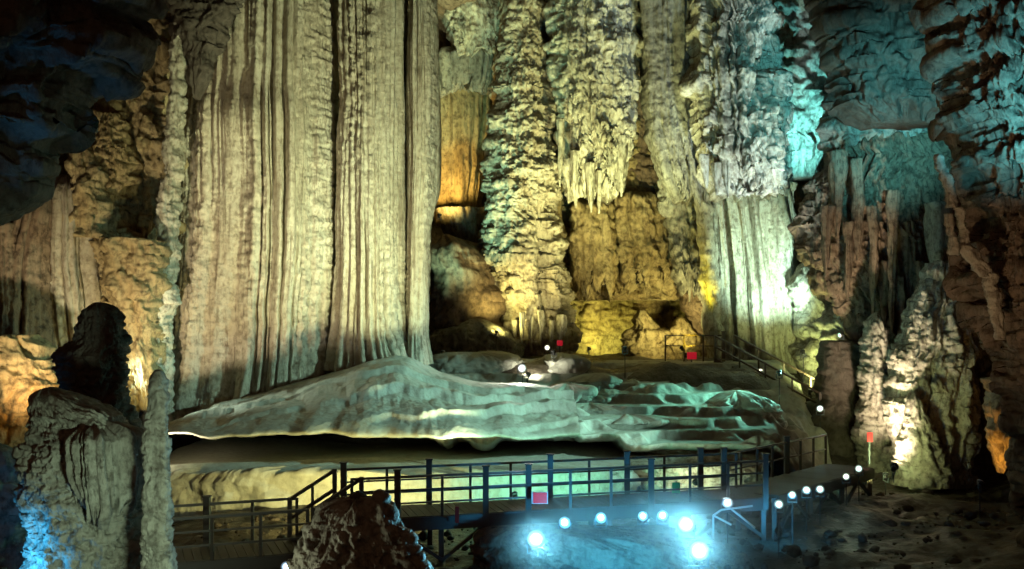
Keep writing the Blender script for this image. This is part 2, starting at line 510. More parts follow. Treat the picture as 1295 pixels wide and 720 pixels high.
# ---------------- terraces right of the mound
T = [  # label, rows, Y, depth
    ('pale terrace slab below the lone white floodlight, topmost of its steps', [(489, 560, 700), (497, 545, 718), (514, 540, 716), (518, 545, 712)], 42.4, 2.0),
    ('long middle terrace slab against the foot of the flowstone mound', [(508, 560, 684), (515, 535, 692), (528, 530, 691), (532, 535, 686)], 41.2, 2.2),
    ('lower terrace slab against the mound, its lip just above the dark bench', [(525, 570, 684), (533, 540, 690), (546, 535, 688), (551, 540, 680)], 40.0, 2.2),
    ('rounded terrace lobe bulging beneath the olive lamp block', [(487, 690, 742), (496, 684, 750), (511, 684, 744), (518, 690, 715)], 43.2, 1.6),
    ('wide tapering terrace slab at the middle of the rimstone steps', [(513, 700, 785), (519, 688, 796), (531, 688, 770), (536, 692, 735)], 41.6, 1.8),
    ('short rounded terrace slab perched behind the wide tapering slab', [(500, 735, 765), (505, 724, 774), (512, 724, 768), (516, 730, 745)], 42.8, 1.2),
    ('lowest pale terrace slab, longest of the steps above the right end of the bench', [(527, 730, 850), (535, 695, 848), (546, 684, 815), (554, 684, 775)], 40.2, 2.0),
    ('small terrace slab on the right end of the lowest step', [(524, 815, 870), (529, 800, 868), (537, 798, 840), (541, 800, 825)], 41.2, 1.2),
    ('bright block of flowstone lit white by the lone floodlight beside it', [(455, 645, 690), (461, 640, 694), (471, 648, 690), (477, 655, 688)], 47.6, 1.2),
    ('olive flowstone block right of the lone white floodlight', [(449, 690, 738), (457, 684, 746), (470, 684, 748), (477, 688, 744)], 47.2, 1.6),
    ('grey terrace slab stepping down right of the olive block', [(474, 725, 780), (481, 713, 787), (492, 713, 786), (499, 720, 782)], 45.2, 1.5),
    ('small grey terrace slab at the right end of the grey step', [(480, 792, 806), (485, 786, 812), (492, 786, 812), (496, 790, 810)], 45.0, .8),
    ('dark broad upper terrace in front of the lumpy pillar', [(447, 548, 660), (452, 540, 668), (470, 540, 664), (490, 545, 650)], 47.4, 2.0),
    ('tilted pale boulder below the upper stairs', [(498, 905, 960), (515, 890, 978), (540, 905, 986), (560, 925, 984)], 42.0, 2.0),
]
for i, (lab, rows, Y, d) in enumerate(T):
    r_ = rows[-1]; rows = rows[:-1] + [(rows[-2][0] + 3, rows[-2][1] + 1, rows[-2][2] - 1), (r_[0] + (3 if i in (2, 6) else 16), rows[-2][1] + 6, rows[-2][2] - 8)]
    rock('terrace_slab' if 'block' not in lab else 'flowstone_block', lab, 'terrace', rows, Y, d, group='rimstone terraces below the fluted column', style='flow' if i < 12 else 'shelf', mat='terrace',
         seed=40 + i, k=.5, amp=.8, exp=3.2, rt=.22, back=1.0, res=1.1, edge=.3)
def build_steps():
    xs = np.linspace(-3.0, 13.2, 330); ys = np.linspace(36.6, 51.5, 560)
    X, Y = np.meshgrid(xs, ys)
    f = (Y - 36.6 - .12 * (X - 4)) / 10.6 + .15 * fbm(X / 4.2, Y / 2.6, 801, 3) + .06 * bil(X / 1.5, Y / 2.2, 802) + .025 * fbm(X / .7, Y / .9, 808, 2)
    f = np.clip(f, 0, 1.06) * 6
    fl = np.floor(f); fr = f - fl
    ris = sstep(0, .42, fr) + .10 * np.exp(-((fr - .4) / .12) ** 2) - .05 * fr
    Z = -4.55 + .335 * (fl + ris) + .02 * fbm(X / 1.6, Y / 1.6, 803, 3) + .008 * fbm(X / .2, Y / .2, 804, 3)
    drop = sstep(9.2, 12.4, X + .9 * fbm(X / 2, Y / 2, 805, 3) - .25 * (Y - 37))
    Z = Z * (1 - drop) + (ground_z(X, Y) - .4) * drop
    # the front lip curls under
    Xa = np.stack([X[0]] * 8); q = np.linspace(0, 1, 8)[::-1][:, None]
    lip = .35 * fbm(Xa / 1.4, Xa * 0 + 3.3, 806, 3)
    Ya = 36.6 + lip * (1 - q) * 0 + 3.2 * q ** 1.5; Za = Z[0][None] - .38 * np.sqrt(q) - .25 * q
    Ya = np.broadcast_to(Ya, Xa.shape)
    X = np.concatenate([Xa[:-1], X]); Y = np.concatenate([Ya[:-1], Y]); Z = np.concatenate([Za[:-1], Z])
    Y = Y + .55 * fbm(X / 1.8, X * 0 + 9.1, 807, 4) * (1 - sstep(36.6, 40, Y))
    v = np.stack([X, Y, Z], -1).reshape(-1, 3)
    tag(link('rimstone_floor', mesh_np('rimstone_floor', v, grid_idx(X.shape[0], X.shape[1], False), None, 'terrace')),
        'wide stepped rimstone floor running right from the mound to the long stairs', 'terrace')


build_steps()
LED = [('uppermost thin pale ledge beyond the bench end', [(556, 795, 975), (560, 780, 982), (566, 785, 975)], 40.5),
       ('second thin pale ledge beyond the bench end', [(567, 800, 968), (571, 790, 978), (577, 795, 965)], 39.2),
       ('third thin pale ledge beyond the bench end', [(578, 800, 958), (582, 796, 972), (588, 800, 960)], 38.0),
       ('lowest thin pale ledge beyond the bench end, right behind the railing', [(589, 800, 950), (595, 798, 962), (606, 800, 955), (660, 800, 950)], 36.8)]
for i, (lab, rows, Y) in enumerate(LED):
    rock('rock_ledge', lab, 'rock ledge', rows, Y, 1.8, group='thin ledges at the right end of the bench', style='shelf', mat='calcite', seed=60 + i, k=.45, amp=.8, exp=3, res=1.2, back=1.5, edge=.5)

# ---------------- back wall formations
rock('rock_wall', 'long grey drapery wall at the very back above the pillar and alcoves', 'rock wall', [(-60, 535, 905), (100, 535, 905), (200, 540, 900), (270, 545, 895)], 62.0, 2.0, style='mottled', mat='grey', seed=79, k=1.0, amp=1.4, exp=5, res=1.5)
rock('hanging_drapery', 'short pale green drapery fringe high beside the fluted column', 'stalactite drapery', [(-40, 556, 642), (15, 562, 642), (50, 572, 642), (66, 576, 640)], 57, 1.8, style='mottled', mat='calcite', k=.55, amp=1.0, fringe=.4, fk=.7, res=1.2)
rock('hanging_drapery', 'second drapery fringe hanging above the orange alcove', 'stalactite drapery', [(58, 548, 632), (75, 550, 630), (100, 553, 626), (112, 556, 618)], 58, 1.9, style='flute', mat='grey', k=.5, amp=1.2, fringe=.5, fk=.6, rt=.2)
h = rock('hanging_stalactite', 'long pointed pale stalactite hanging left of the central mass', 'stalactite', [(-40, 636, 690), (15, 642, 690), (60, 648, 686), (100, 656, 680), (128, 663, 669)], 55.4, 1.5, style='drape', mat='calcite', k=.5, amp=.8)
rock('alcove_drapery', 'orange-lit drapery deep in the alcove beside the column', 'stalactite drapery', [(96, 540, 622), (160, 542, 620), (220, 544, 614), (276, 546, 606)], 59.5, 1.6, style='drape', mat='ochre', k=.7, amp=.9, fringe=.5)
rock('hanging_drapery', 'small green drapery over the dark grey boulder', 'stalactite drapery', [(262, 550, 615), (285, 556, 617), (315, 572, 616), (330, 585, 612)], 58, 1.5, style='drape', mat='grey', k=.5, fringe=.5)
rock('boulder', 'large smooth dark grey boulder leaning beside the foot of the column', 'boulder', [(292, 548, 575), (310, 540, 605), (350, 536, 624), (400, 534, 632), (448, 532, 640)], 54.5, 3.0, style='smooth', mat='brown', k=1.3, amp=1.2, rt=.25)
rock('boulder', 'low green-lit boulder at the base of the lumpy pillar', 'boulder', [(402, 575, 625), (418, 550, 645), (436, 540, 660), (452, 535, 664)], 52.5, 2.2, style='craggy', mat='grey', k=.7, amp=.8, rt=.4)
pil = rock('limestone_pillar', 'tall craggy pale pillar standing on the terrace beside the orange alcove', 'pillar', [(-60, 634, 690), (60, 626, 694), (110, 620, 700), (180, 615, 704), (250, 610, 706), (300, 612, 716), (350, 622, 722), (400, 632, 724), (450, 636, 727)], 55.4, 3.2, style='craggy', mat='cream', k=.75, amp=1.2, exp=2.0, res=1.3,
     dents=((690, 330, 10, 70, -1.0), (640, 330, 30, 30, .5)))
teeth(pil, [(660, 395, 440, 8), (672, 400, 446, 8), (684, 392, 440, 8), (697, 405, 446, 7), (709, 398, 444, 8), (650, 405, 440, 6)], 52.4, 'calcite', 'drip_rod')
mass = rock('hanging_stalactite_mass', 'massive pale stalactite cluster hanging between lumpy pillar and dark-topped drapery', 'stalactite', [(-50, 688, 808), (40, 692, 806), (100, 698, 804), (160, 702, 800), (205, 712, 796), (240, 722, 788)], 54.5, 3.2, style='mottled', mat='calcite', k=.9, amp=1.0, fringe=.6, fk=1.0, res=1.2)
teeth(mass, [(728, 190, 262, 12), (748, 205, 268, 12), (768, 200, 256, 12), (786, 170, 248, 12), (708, 150, 236, 10), (757, 215, 270, 9), (719, 200, 256, 9)], 52.3, 'calcite')
rock('column_sliver', 'slim olive column between the lumpy pillar and the hanging cluster', 'column', [(140, 696, 714), (200, 698, 713), (270, 700, 712), (300, 698, 714)], 56.5, .7, style='drape', mat='ochre', k=.35)
rock('hanging_drapery', 'long dark-topped drapery hanging over the yellow rib of the right curtain', 'stalactite drapery', [(-50, 806, 884), (30, 810, 880), (110, 814, 880), (170, 820, 886), (215, 832, 893), (246, 850, 895)], 53, 2.4, style='flute', mat='grey', k=.7, amp=1.2, fringe=.6, fk=.8)
rock('stepped_column', 'brown horizontally layered column deep between two hanging masses', 'column', [(60, 792, 824), (150, 790, 826), (250, 784, 836), (340, 776, 850)], 58.5, 1.5, style='shelf', mat='brown', k=.7)
rock('rock_wall', 'shadowed broken rock behind the hanging cluster and pillar', 'rock wall', [(150, 690, 850), (260, 700, 880), (320, 705, 890), (380, 705, 895)], 59.8, 2.6, style='craggy', mat='ochre', k=.8, amp=1.3)
w2 = rock('hanging_drapery', 'olive drapery over the low cave mouth, right of the pillar', 'stalactite drapery', [(252, 718, 770), (285, 716, 778), (310, 718, 780), (345, 722, 780), (368, 726, 776)], 57, 1.6, style='mottled', mat='ochre', k=.6, amp=1.1, fringe=.7, fk=.6, rt=.1)
rock('hanging_drapery', 'wider brown drapery next right of the olive drapery', 'stalactite drapery', [(240, 776, 832), (286, 772, 838), (310, 774, 845), (340, 778, 848), (362, 784, 846)], 57.4, 1.6, style='mottled', mat='ochre', k=.6, amp=1.1, fringe=.7, fk=.6, rt=.1)
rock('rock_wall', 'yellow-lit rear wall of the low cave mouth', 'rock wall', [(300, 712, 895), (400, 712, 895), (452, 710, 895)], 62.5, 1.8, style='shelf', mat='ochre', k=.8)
rock('stalagmite', 'craggy brown stalagmite in the low cave mouth', 'stalagmite', [(392, 808, 816), (406, 800, 826), (420, 788, 838), (438, 780, 850), (458, 772, 858)], 57, 1.5, style='craggy', mat='ochre', seed=191, k=.7, amp=1.3, edge=.7)
rock('stalagmite', 'craggy yellow-lit stalagmite behind the red plate', 'stalagmite', [(402, 858, 866), (414, 848, 874), (430, 840, 882), (446, 834, 888), (458, 828, 892)], 56.4, 1.4, style='craggy', mat='ochre', seed=192, k=.7, amp=1.3, edge=.7)
SEED[0] += 2
rock('stalactite', 'knotted grey stalactite hanging left of the yellow rib', 'stalactite', [(225, 835, 884), (270, 842, 882), (310, 848, 884), (345, 852, 888), (372, 862, 884)], 55, 1.4, style='vein', mat='grey', k=.6, fringe=.6)
rock('rock_wall', 'dark rock sloping down to the yellow rib, right of the low cave mouth', 'rock wall', [(340, 850, 905), (380, 858, 910), (420, 872, 912), (460, 880, 915)], 56.5, 1.5, style='shelf', mat='brown', k=.6)

# ---------------- the bright curtain on the right
cur = empty('drapery_curtain', P(955, 468, 54), 'bright white and green ribbed curtain above the upper stairs', 'drapery')
rock('curtain_fold', 'pleated main sheet of the curtain', None, [(230, 892, 996), (262, 897, 1000), (330, 904, 1006), (400, 910, 1011), (474, 914, 1016)], 54, 2.2, parent=cur, style='flute', mat='calcite', seed=81, k=.95, amp=1.9, exp=2.6, res=1.2, edge=.15)
for i, (a0, b0, a1, b1) in enumerate([(896, 912, 908, 930), (925, 938, 938, 950), (950, 966, 960, 975), (973, 986, 984, 996), (987, 998, 998, 1012)]):
    rock('curtain_rib', None, None, [(232 + 2 * i, a0, b0), (330, (a0 + a1) / 2, (b0 + b1) / 2), (472, a1, b1)], 52.6 + .2 * (i % 2), .8, parent=cur, style='flute', mat='calcite', seed=82 + i, k=.4, amp=.9, exp=2, res=1.3, edge=.1)
rock('edge_rib', 'smooth yellow-lit rib on the left edge of the curtain', None, [(205, 876, 894), (260, 879, 899), (340, 885, 907), (400, 889, 912), (456, 894, 917)], 52.4, 1.0, parent=cur, style='smooth', mat='calcite', seed=89, k=.5, amp=.8, exp=2, edge=.15)

# ---------------- upper right
hrm = rock('hanging_rock_mass', 'knobbly blue-white rock mass hanging above the bright curtain', 'stalactite', [(-50, 876, 966), (40, 872, 978), (90, 870, 984), (150, 874, 986), (200, 884, 988), (236, 905, 984)], 50.5, 3.0, style='mottled', mat='calcite', k=.9, amp=1.3, fringe=.5, fk=.9, res=1.2, dents=((955, 95, 14, 30, -1.4), (915, 60, 8, 60, -.9)))
teeth(hrm, [(893, 195, 238, 11), (906, 205, 246, 10), (921, 200, 250, 11), (937, 196, 248, 11), (952, 205, 246, 11), (966, 200, 240, 10), (978, 190, 230, 9)], 48.5, 'calcite')
rock('rock_wall', 'cyan-lit smooth rock wall behind the blue-white hanging mass', 'rock wall', [(-50, 950, 1060), (60, 965, 1062), (140, 975, 1052), (190, 985, 1046), (222, 998, 1036)], 54.5, 2.2, style='rough', mat='grey', k=1.0, amp=.8)
rock('rock_shelf', 'cyan-lit flat-bottomed rock shelf under the dark roof', 'rock ledge', [(112, 1050, 1110), (126, 1040, 1150), (150, 1037, 1190), (172, 1040, 1180), (182, 1048, 1130)], 46.5, 2.2, style='rough', mat='grey', k=.8, amp=.7, rt=.2)
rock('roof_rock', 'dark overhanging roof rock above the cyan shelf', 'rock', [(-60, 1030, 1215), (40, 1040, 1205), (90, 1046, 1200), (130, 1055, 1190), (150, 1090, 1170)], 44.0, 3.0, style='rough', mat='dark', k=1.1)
dr = rock('hanging_drapery', 'big dark brown drapery hanging under the cyan shelf', 'stalactite drapery', [(168, 1036, 1200), (200, 1030, 1220), (250, 1002, 1232), (300, 1006, 1238), (350, 1024, 1240), (400, 1052, 1240), (450, 1090, 1236), (490, 1116, 1228)], 47, 3.0, style='vein', mat='brown', k=.75, amp=1.1, fringe=.7, fk=.9, res=1.2, dents=((1030, 190, 16, 14, -.6),))
teeth(dr, [(1058, 190, 300, 22), (1084, 200, 330, 18), (1104, 260, 400, 14), (1128, 240, 420, 14), (1150, 280, 450, 16), (1072, 280, 380, 12), (1140, 350, 470, 13), (1162, 330, 480, 12), (1118, 330, 440, 11), (1044, 260, 350, 14)], 44.0, 'brown')
rd = empty('drapery_rods', P(1190, 470, 42.5), 'pale straight drapery rods hanging at the right of the dark drapery', 'drapery')
rock('rod', 'palest and widest rod', None, [(255, 1172, 1200), (300, 1174, 1200), (380, 1178, 1200), (470, 1182, 1200)], 42.6, .7, parent=rd, style='drape', mat='grey', seed=111, k=.4, amp=.8)
rock('rod', None, None, [(300, 1201, 1214), (380, 1203, 1214), (452, 1205, 1213)], 42.5, .4, parent=rd, style='shelf', mat='brown', seed=112, k=.3, amp=.7)
rock('rod', None, None, [(310, 1215, 1225), (380, 1216, 1225), (432, 1218, 1224)], 42.4, .35, parent=rd, style='shelf', mat='brown', seed=113, k=.3, amp=.7)
rock('rubble_slope', 'yellow-green lumpy rock right of the bright curtain', 'rock', [(330, 1005, 1030), (370, 1002, 1060), (410, 1006, 1090), (450, 1008, 1110), (500, 1010, 1120)], 50.5, 2.2, style='lumpy', mat='calcite', k=.6, amp=1.1, rt=.15)
rock('rubble_slope', 'green lumpy rocks below the dark drapery, above the dark alcove', 'rock', [(385, 1045, 1085), (410, 1036, 1110), (440, 1040, 1125), (462, 1050, 1128)], 46.8, 1.4, style='lumpy', mat='grey', k=.45, amp=1.1, rt=.2)
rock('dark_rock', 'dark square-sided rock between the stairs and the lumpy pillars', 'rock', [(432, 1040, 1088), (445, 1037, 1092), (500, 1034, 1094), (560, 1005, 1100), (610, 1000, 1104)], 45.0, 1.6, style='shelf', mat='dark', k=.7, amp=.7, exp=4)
rock('lumpy_pillar', 'slim knobbly pillar left of the starry floodlight', 'pillar', [(395, 1098, 1116), (430, 1090, 1122), (480, 1088, 1128), (540, 1086, 1126), (590, 1080, 1130), (616, 1078, 1132)], 42.5, 1.2, style='craggy', mat='grey', k=.5, amp=1.2, rt=.12)
lp = rock('lumpy_pillar', 'broad knobbly pillar lit from its foot by a dazzling floodlight', 'pillar', [(330, 1170, 1212), (380, 1150, 1220), (440, 1130, 1228), (470, 1124, 1230), (530, 1124, 1226), (580, 1122, 1218), (618, 1120, 1214)], 40.5, 1.9, style='mottled', mat='grey', k=.7, amp=1.3, res=1.3)
rock('rock_cone', 'pale cone of rock right behind the dazzling floodlight', 'stalagmite', [(500, 1150, 1160), (530, 1144, 1170), (570, 1134, 1186), (618, 1126, 1200)], 38.8, 1.2, style='craggy', mat='grey', k=.4, amp=1.3, rt=.1)
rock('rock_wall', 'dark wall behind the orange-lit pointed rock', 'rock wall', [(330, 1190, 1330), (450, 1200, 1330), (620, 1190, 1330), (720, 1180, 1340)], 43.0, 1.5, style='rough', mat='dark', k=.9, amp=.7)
rock('hanging_stalactite', 'orange-lit pointed rock in a dark gap', 'stalactite', [(480, 1246, 1284), (510, 1244, 1282), (550, 1248, 1280), (580, 1254, 1274), (602, 1262, 1266)], 34.0, .9, style='vein', mat='ochre', k=.5, amp=1.0)
rock('rock_wall', 'rugged brown rock wall with cyan light, nearest the viewer', 'rock wall', [(-60, 1180, 1400), (60, 1192, 1400), (160, 1205, 1400), (250, 1215, 1400), (330, 1222, 1400), (390, 1238, 1400), (440, 1252, 1400), (480, 1268, 1400), (520, 1282, 1400), (640, 1296, 1400), (730, 1300, 1400)], 27.0, 2.8, style='vein', mat='brown', seed=131, k=.62, amp=1.5, res=1.3, edge=.5)
vn = empty('calcite_veins', P(1210, 320, 25), 'tangled pale calcite ribs on the edge of the rugged brown wall', 'stalactite')
for i, pts in enumerate([[(195, 1180, 1192), (230, 1190, 1202), (262, 1200, 1212)], [(270, 1196, 1204), (300, 1198, 1208), (322, 1204, 1214)], [(262, 1208, 1216), (290, 1214, 1224), (318, 1212, 1222)],
                         [(310, 1206, 1226), (330, 1222, 1246), (350, 1240, 1258)], [(345, 1240, 1262), (390, 1252, 1268), (430, 1258, 1272)]]):
    rock('rib', None, None, pts, 25.2, .16, parent=vn, style='craggy', mat='cream', seed=140 + i, k=.22, amp=.9, exp=2, edge=.5)

# ---------------- left side
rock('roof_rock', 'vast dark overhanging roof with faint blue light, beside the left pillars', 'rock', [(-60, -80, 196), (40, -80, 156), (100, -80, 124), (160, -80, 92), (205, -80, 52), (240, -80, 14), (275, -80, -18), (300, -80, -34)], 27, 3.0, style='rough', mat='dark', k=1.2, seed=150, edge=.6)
rock('left_wall_pillar', 'brown pillar with pale hollows between the dark roof and the column', 'pillar', [(-60, 178, 250), (40, 165, 246), (100, 158, 236), (180, 152, 226), (260, 158, 222), (330, 164, 214)], 41.5, 1.8, style='mix', mat='ochre', k=.6, amp=1.5)
rock('left_wall_pillar', 'tapering yellowish stepped pillar left of the column edge', 'pillar', [(140, 126, 166), (200, 116, 170), (280, 112, 176), (340, 118, 190), (420, 130, 205), (520, 140, 210)], 40.0, 2.0, style='craggy', mat='ochre', k=.7, amp=1.5)
rock('left_wall_pillar', 'pale fluted pillar above the black lumpy stalagmite', 'pillar', [(215, 62, 116), (270, 48, 128), (340, 42, 135), (420, 50, 140), (520, 60, 150)], 39.0, 2.0, style='flute', mat='cream', k=.6, amp=1.2, rt=.12)
rock('stalagmite', 'knobbly stack of small stalagmites on the pale fluted pillar', 'stalagmite', [(168, 98, 112), (200, 92, 124), (240, 84, 134), (300, 86, 140)], 38.4, 1.0, style='lumpy', mat='ochre', k=.5, amp=1.0, rt=.15)
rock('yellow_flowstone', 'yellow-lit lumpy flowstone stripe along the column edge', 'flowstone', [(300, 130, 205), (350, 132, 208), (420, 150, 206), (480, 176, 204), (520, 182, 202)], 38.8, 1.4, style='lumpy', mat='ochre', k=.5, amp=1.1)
rock('left_wall_pillar', 'brown drapery pillar beside the pale fluted pillar', 'pillar', [(225, 30, 66), (270, 10, 70), (330, -20, 66), (420, -40, 70), (580, -60, 76)], 37.5, 1.8, style='flute', mat='brown', k=.7, amp=1.3, rt=.1)
rock('left_wall_pillar', 'dim narrow drapery under the vast dark roof', 'pillar', [(280, -40, 24), (360, -60, 30), (580, -80, 30)], 36.5, 1.2, style='flute', mat='brown', k=.6, amp=1.3)
rock('orange_flowstone', 'glowing orange lumpy flowstone behind the stump', 'flowstone', [(425, -30, 40), (450, -40, 66), (480, -40, 76), (500, -40, 72), (520, -40, 50), (590, -50, 46)], 34.5, 1.2, style='lumpy', mat='ochre', k=.55, amp=1.1)
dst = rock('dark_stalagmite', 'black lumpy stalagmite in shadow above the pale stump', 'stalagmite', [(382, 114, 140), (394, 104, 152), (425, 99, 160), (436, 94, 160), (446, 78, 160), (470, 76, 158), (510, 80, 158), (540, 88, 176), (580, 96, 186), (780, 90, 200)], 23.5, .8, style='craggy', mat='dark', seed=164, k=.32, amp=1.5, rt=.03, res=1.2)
stp = rock('stump_stalagmite', 'big stalagmite stump with fluted drapery and blue light at its foot', 'stalagmite', [(494, 48, 74), (512, 44, 110), (530, 42, 150), (560, 40, 180), (620, 40, 184), (680, 38, 186), (830, 20, 200)], 20.5, 1.3, style='craggy', mat='grey', k=.42, amp=1.25, res=1.3, rt=.05)
rock('drapery_fold', 'fluted drapery on the stump', None, [(536, 104, 150), (556, 90, 178), (600, 92, 182), (640, 104, 178), (652, 112, 168)], 20.2, 1.15, parent=stp, style='flute', mat='grey', seed=161, k=.36, amp=1.5, fringe=.25, fk=.25, rt=.2, res=1.2)
rock('slim_stalagmite', 'slim upright stalagmite post left of the lower railing', 'stalagmite', [(468, 192, 208), (480, 187, 212), (560, 183, 213), (640, 182, 215), (880, 172, 226)], 18.6, .24, style='shelf', mat='grey', k=.25, amp=.75, rt=.04, back=1, res=1.2, edge=.15)
rock('boulder', 'low blue-lit rock beside the big stump', 'boulder', [(565, -40, 20), (590, -60, 44), (650, -60, 50), (790, -60, 60)], 24.0, 1.0, style='smooth', mat='grey', k=.6, amp=1.2, rt=.2)
fg = rock('rough_stalagmite', 'rough cone-shaped stalagmite nearest the viewer, in front of the railings', 'stalagmite', [(638, 422, 486), (645, 408, 494), (660, 398, 500), (690, 382, 520), (720, 370, 536), (910, 310, 640)], 17.0, .85, style='shelf', mat='grey', seed=170, k=.4, amp=1.4, res=1.1, rt=.05, back=1)
rock('knob', 'dark knob on the crest', None, [(622, 447, 460), (628, 442, 465), (642, 440, 468)], 17.1, .16, parent=fg, style='smooth', mat='dark', k=.15, rt=.4, seed=171, back=1)
rock('knob', 'round grey knob on the crest', None, [(620, 474, 488), (628, 470, 493), (640, 472, 492), (652, 470, 496)], 16.9, .16, parent=fg, style='smooth', mat='grey', k=.15, rt=.4, seed=172, back=1)

rock('rubble_bank', 'dark rubble bank carrying the row of white floodlights', 'rock', [(672, 640, 700), (684, 612, 860), (694, 600, 905), (706, 596, 930), (730, 590, 950)], 26.6, 1.2, style='craggy', mat='brown', seed=180, k=.35, amp=1.1, exp=3, rt=.2, res=1.4, edge=.8)
def build_stones():
    rs = np.random.RandomState(9); V_, F_ = [], []
    base = np.array([[0, 0, 1], [.9, 0, .45], [.28, .85, .45], [-.72, .53, .45], [-.72, -.53, .45], [.28, -.85, .45], [.72, .53, -.45], [-.28, .85, -.45], [-.9, 0, -.45], [-.28, -.85, -.45], [.72, -.53, -.45], [0, 0, -1]])
    fc = [[0, 1, 2], [0, 2, 3], [0, 3, 4], [0, 4, 5], [0, 5, 1], [1, 6, 2], [2, 7, 3], [3, 8, 4], [4, 9, 5], [5, 10, 1], [6, 7, 2], [7, 8, 3], [8, 9, 4], [9, 10, 5], [10, 6, 1], [11, 7, 6], [11, 8, 7], [11, 9, 8], [11, 10, 9], [11, 6, 10]]
    for i in range(1500):
        x = rs.uniform(-9, 22); y = rs.uniform(21, 37); r = .04 + .22 * rs.rand() ** 4
        z = float(ground_z(np.array(x), np.array(y))) + .1
        v = base * (.7 + .6 * rs.rand(12, 1)) * r * np.array([1, rs.uniform(.6, 1), rs.uniform(.45, .8)]); a = rs.rand() * 6.3
        v = v @ np.array([[math.cos(a), -math.sin(a), 0], [math.sin(a), math.cos(a), 0], [0, 0, 1]])
        V_.append(v + [x, y, z]); F_.append(np.array(fc) + 12 * i)
    me = mesh_np('rubble', np.concatenate(V_), np.zeros((0, 4), np.int32), np.concatenate(F_), 'dark')
    o = link('rubble', me); o['kind'] = 'stuff'


build_stones()
# ------------------------------------------------------------------ built things: walkway, railings, stairs
from mathutils import Vector, Matrix, Quaternion


def cube_mesh(name, mat):
    v = np.array([[x, y, z] for x in (-.5, .5) for y in (-.5, .5) for z in (-.5, .5)])
    q = [[0, 1, 3, 2], [4, 6, 7, 5], [0, 4, 5, 1], [2, 3, 7, 6], [0, 2, 6, 4], [1, 5, 7, 3]]
    me = mesh_np(name, v, q, None, mat)
    me.polygons.foreach_set('use_smooth', [False] * 6)
    return me


CUBES = {}


def beam(name, p, q, w, h, mat, parent, up=(0, 0, 1)):
    """square-sectioned timber from p to q (world), w across, h high; a part of parent"""
    if (name, mat) not in CUBES: CUBES[(name, mat)] = cube_mesh(name, mat)
    p = Vector(p); q = Vector(q); d = q - p; L = d.length; x = d.normalized()
    u = Vector(up)
    if abs(x.dot(u)) > .98: u = Vector((0, 1, 0))
    y = u.cross(x).normalized(); zz = x.cross(y)
    mt = Matrix((x, y, zz)).transposed().to_4x4() @ Matrix.Diagonal((L, w, h, 1))
    mt.translation = (p + q) / 2
    o = link(name, CUBES[(name, mat)])
    if parent is not None:
        o.parent = parent
        mt = Matrix.Translation(parent.location).inverted() @ mt
    o.matrix_local = mt
    return o


def sub(p, q, n):
    return [Vector(p).lerp(Vector(q), i / n) for i in range(n + 1)]


DL, DU = -5.85, -5.2     # deck heights of the lower and the raised walkway


def walkway(label, a, b, za, zb, width, group, nplank):
    """a straight run of boardwalk between plan points a and b"""
    a = Vector((*a, za)); b = Vector((*b, zb)); d = (b - a); dn = d.normalized(); side = Vector((dn.y, -dn.x, 0)).normalized()
    e = empty('boardwalk', tuple((a + b) / 2 - Vector((0, 0, 1.0))), label, 'walkway', group)
    for i in range(nplank):
        c = a + d * ((i + .5) / nplank); wob = .006 * math.sin(i * 7.3)
        beam('plank', c - side * width / 2 + Vector((0, 0, wob)), c + side * width / 2 + Vector((0, 0, wob)), d.length / nplank * .93, .045, 'plank', e)
    for s in (-1, 1):
        o = side * (s * (width / 2 - .06))
        beam('joist', a + o + Vector((0, 0, -.15)), b + o + Vector((0, 0, -.15)), .09, .22, 'wood', e)
        beam('fascia_board', a + side * (s * (width / 2 + .03)) + Vector((0, 0, -.17)), b + side * (s * (width / 2 + .03)) + Vector((0, 0, -.17)), .035, .34, 'wood', e)
    n = max(1, int(d.length / 2.2))
    for i in range(n + 1):
        c = a + d * (i / n)
        for s in (-1, 1):
            t = c + side * (s * (width / 2 - .12)); gz = float(ground_z(np.array(t.x), np.array(t.y))) - .3
            beam('support_post', (t.x, t.y, gz), (t.x, t.y, t.z - .05), .13, .13, 'wood', e)
        if i < n:
            c2 = a + d * ((i + 1) / n); cm = (c + c2) / 2; o = side * (width / 2 - .05)
            gz = float(ground_z(np.array(cm.x), np.array(cm.y)))
            for (p0, p1) in ((c, cm), (c2, cm)):
                beam('brace', (p0.x + o.x, p0.y + o.y, gz + .1), (p1.x + o.x, p1.y + o.y, p1.z - .3), .09, .09, 'wood', e)
    return e


def railing(label, pts, group, thick, nthin=1, h=1.08, rails=(1.06, .72, .38), base=0):
    """railing along 3-D points: stout posts at the points listed in `thick`, slim ones between, three rails"""
    e = empty('railing', tuple(Vector(pts[0])), label, 'railing', group)
    for i, p in enumerate(pts):
        p = Vector(p)
        w = .155 if i in thick else .07
        hh = h + (.16 if i in thick else 0)
        beam('post', p + Vector((0, 0, -.32)), p + Vector((0, 0, hh)), w, w, 'wood', e)
        if i in thick:
            beam('post_cap', p + Vector((0, 0, hh + .002)), p + Vector((0, 0, hh + .035)), w + .05, w + .05, 'wood', e)
    for i in range(len(pts) - 1):
        p, q = Vector(pts[i]), Vector(pts[i + 1])
        for r in rails:
            top = r == rails[0]
            beam('handrail' if top else 'rail', p + Vector((0, 0, r)), q + Vector((0, 0, r)), .08 if top else .045, .06 if top else .045, 'wood', e)
        for kx in range(nthin):
            m_ = p.lerp(q, (kx + 1) / (nthin + 1))
            beam('baluster', m_ + Vector((0, 0, -.1)), m_ + Vector((0, 0, h - .04)), .06, .06, 'wood', e)
    return e


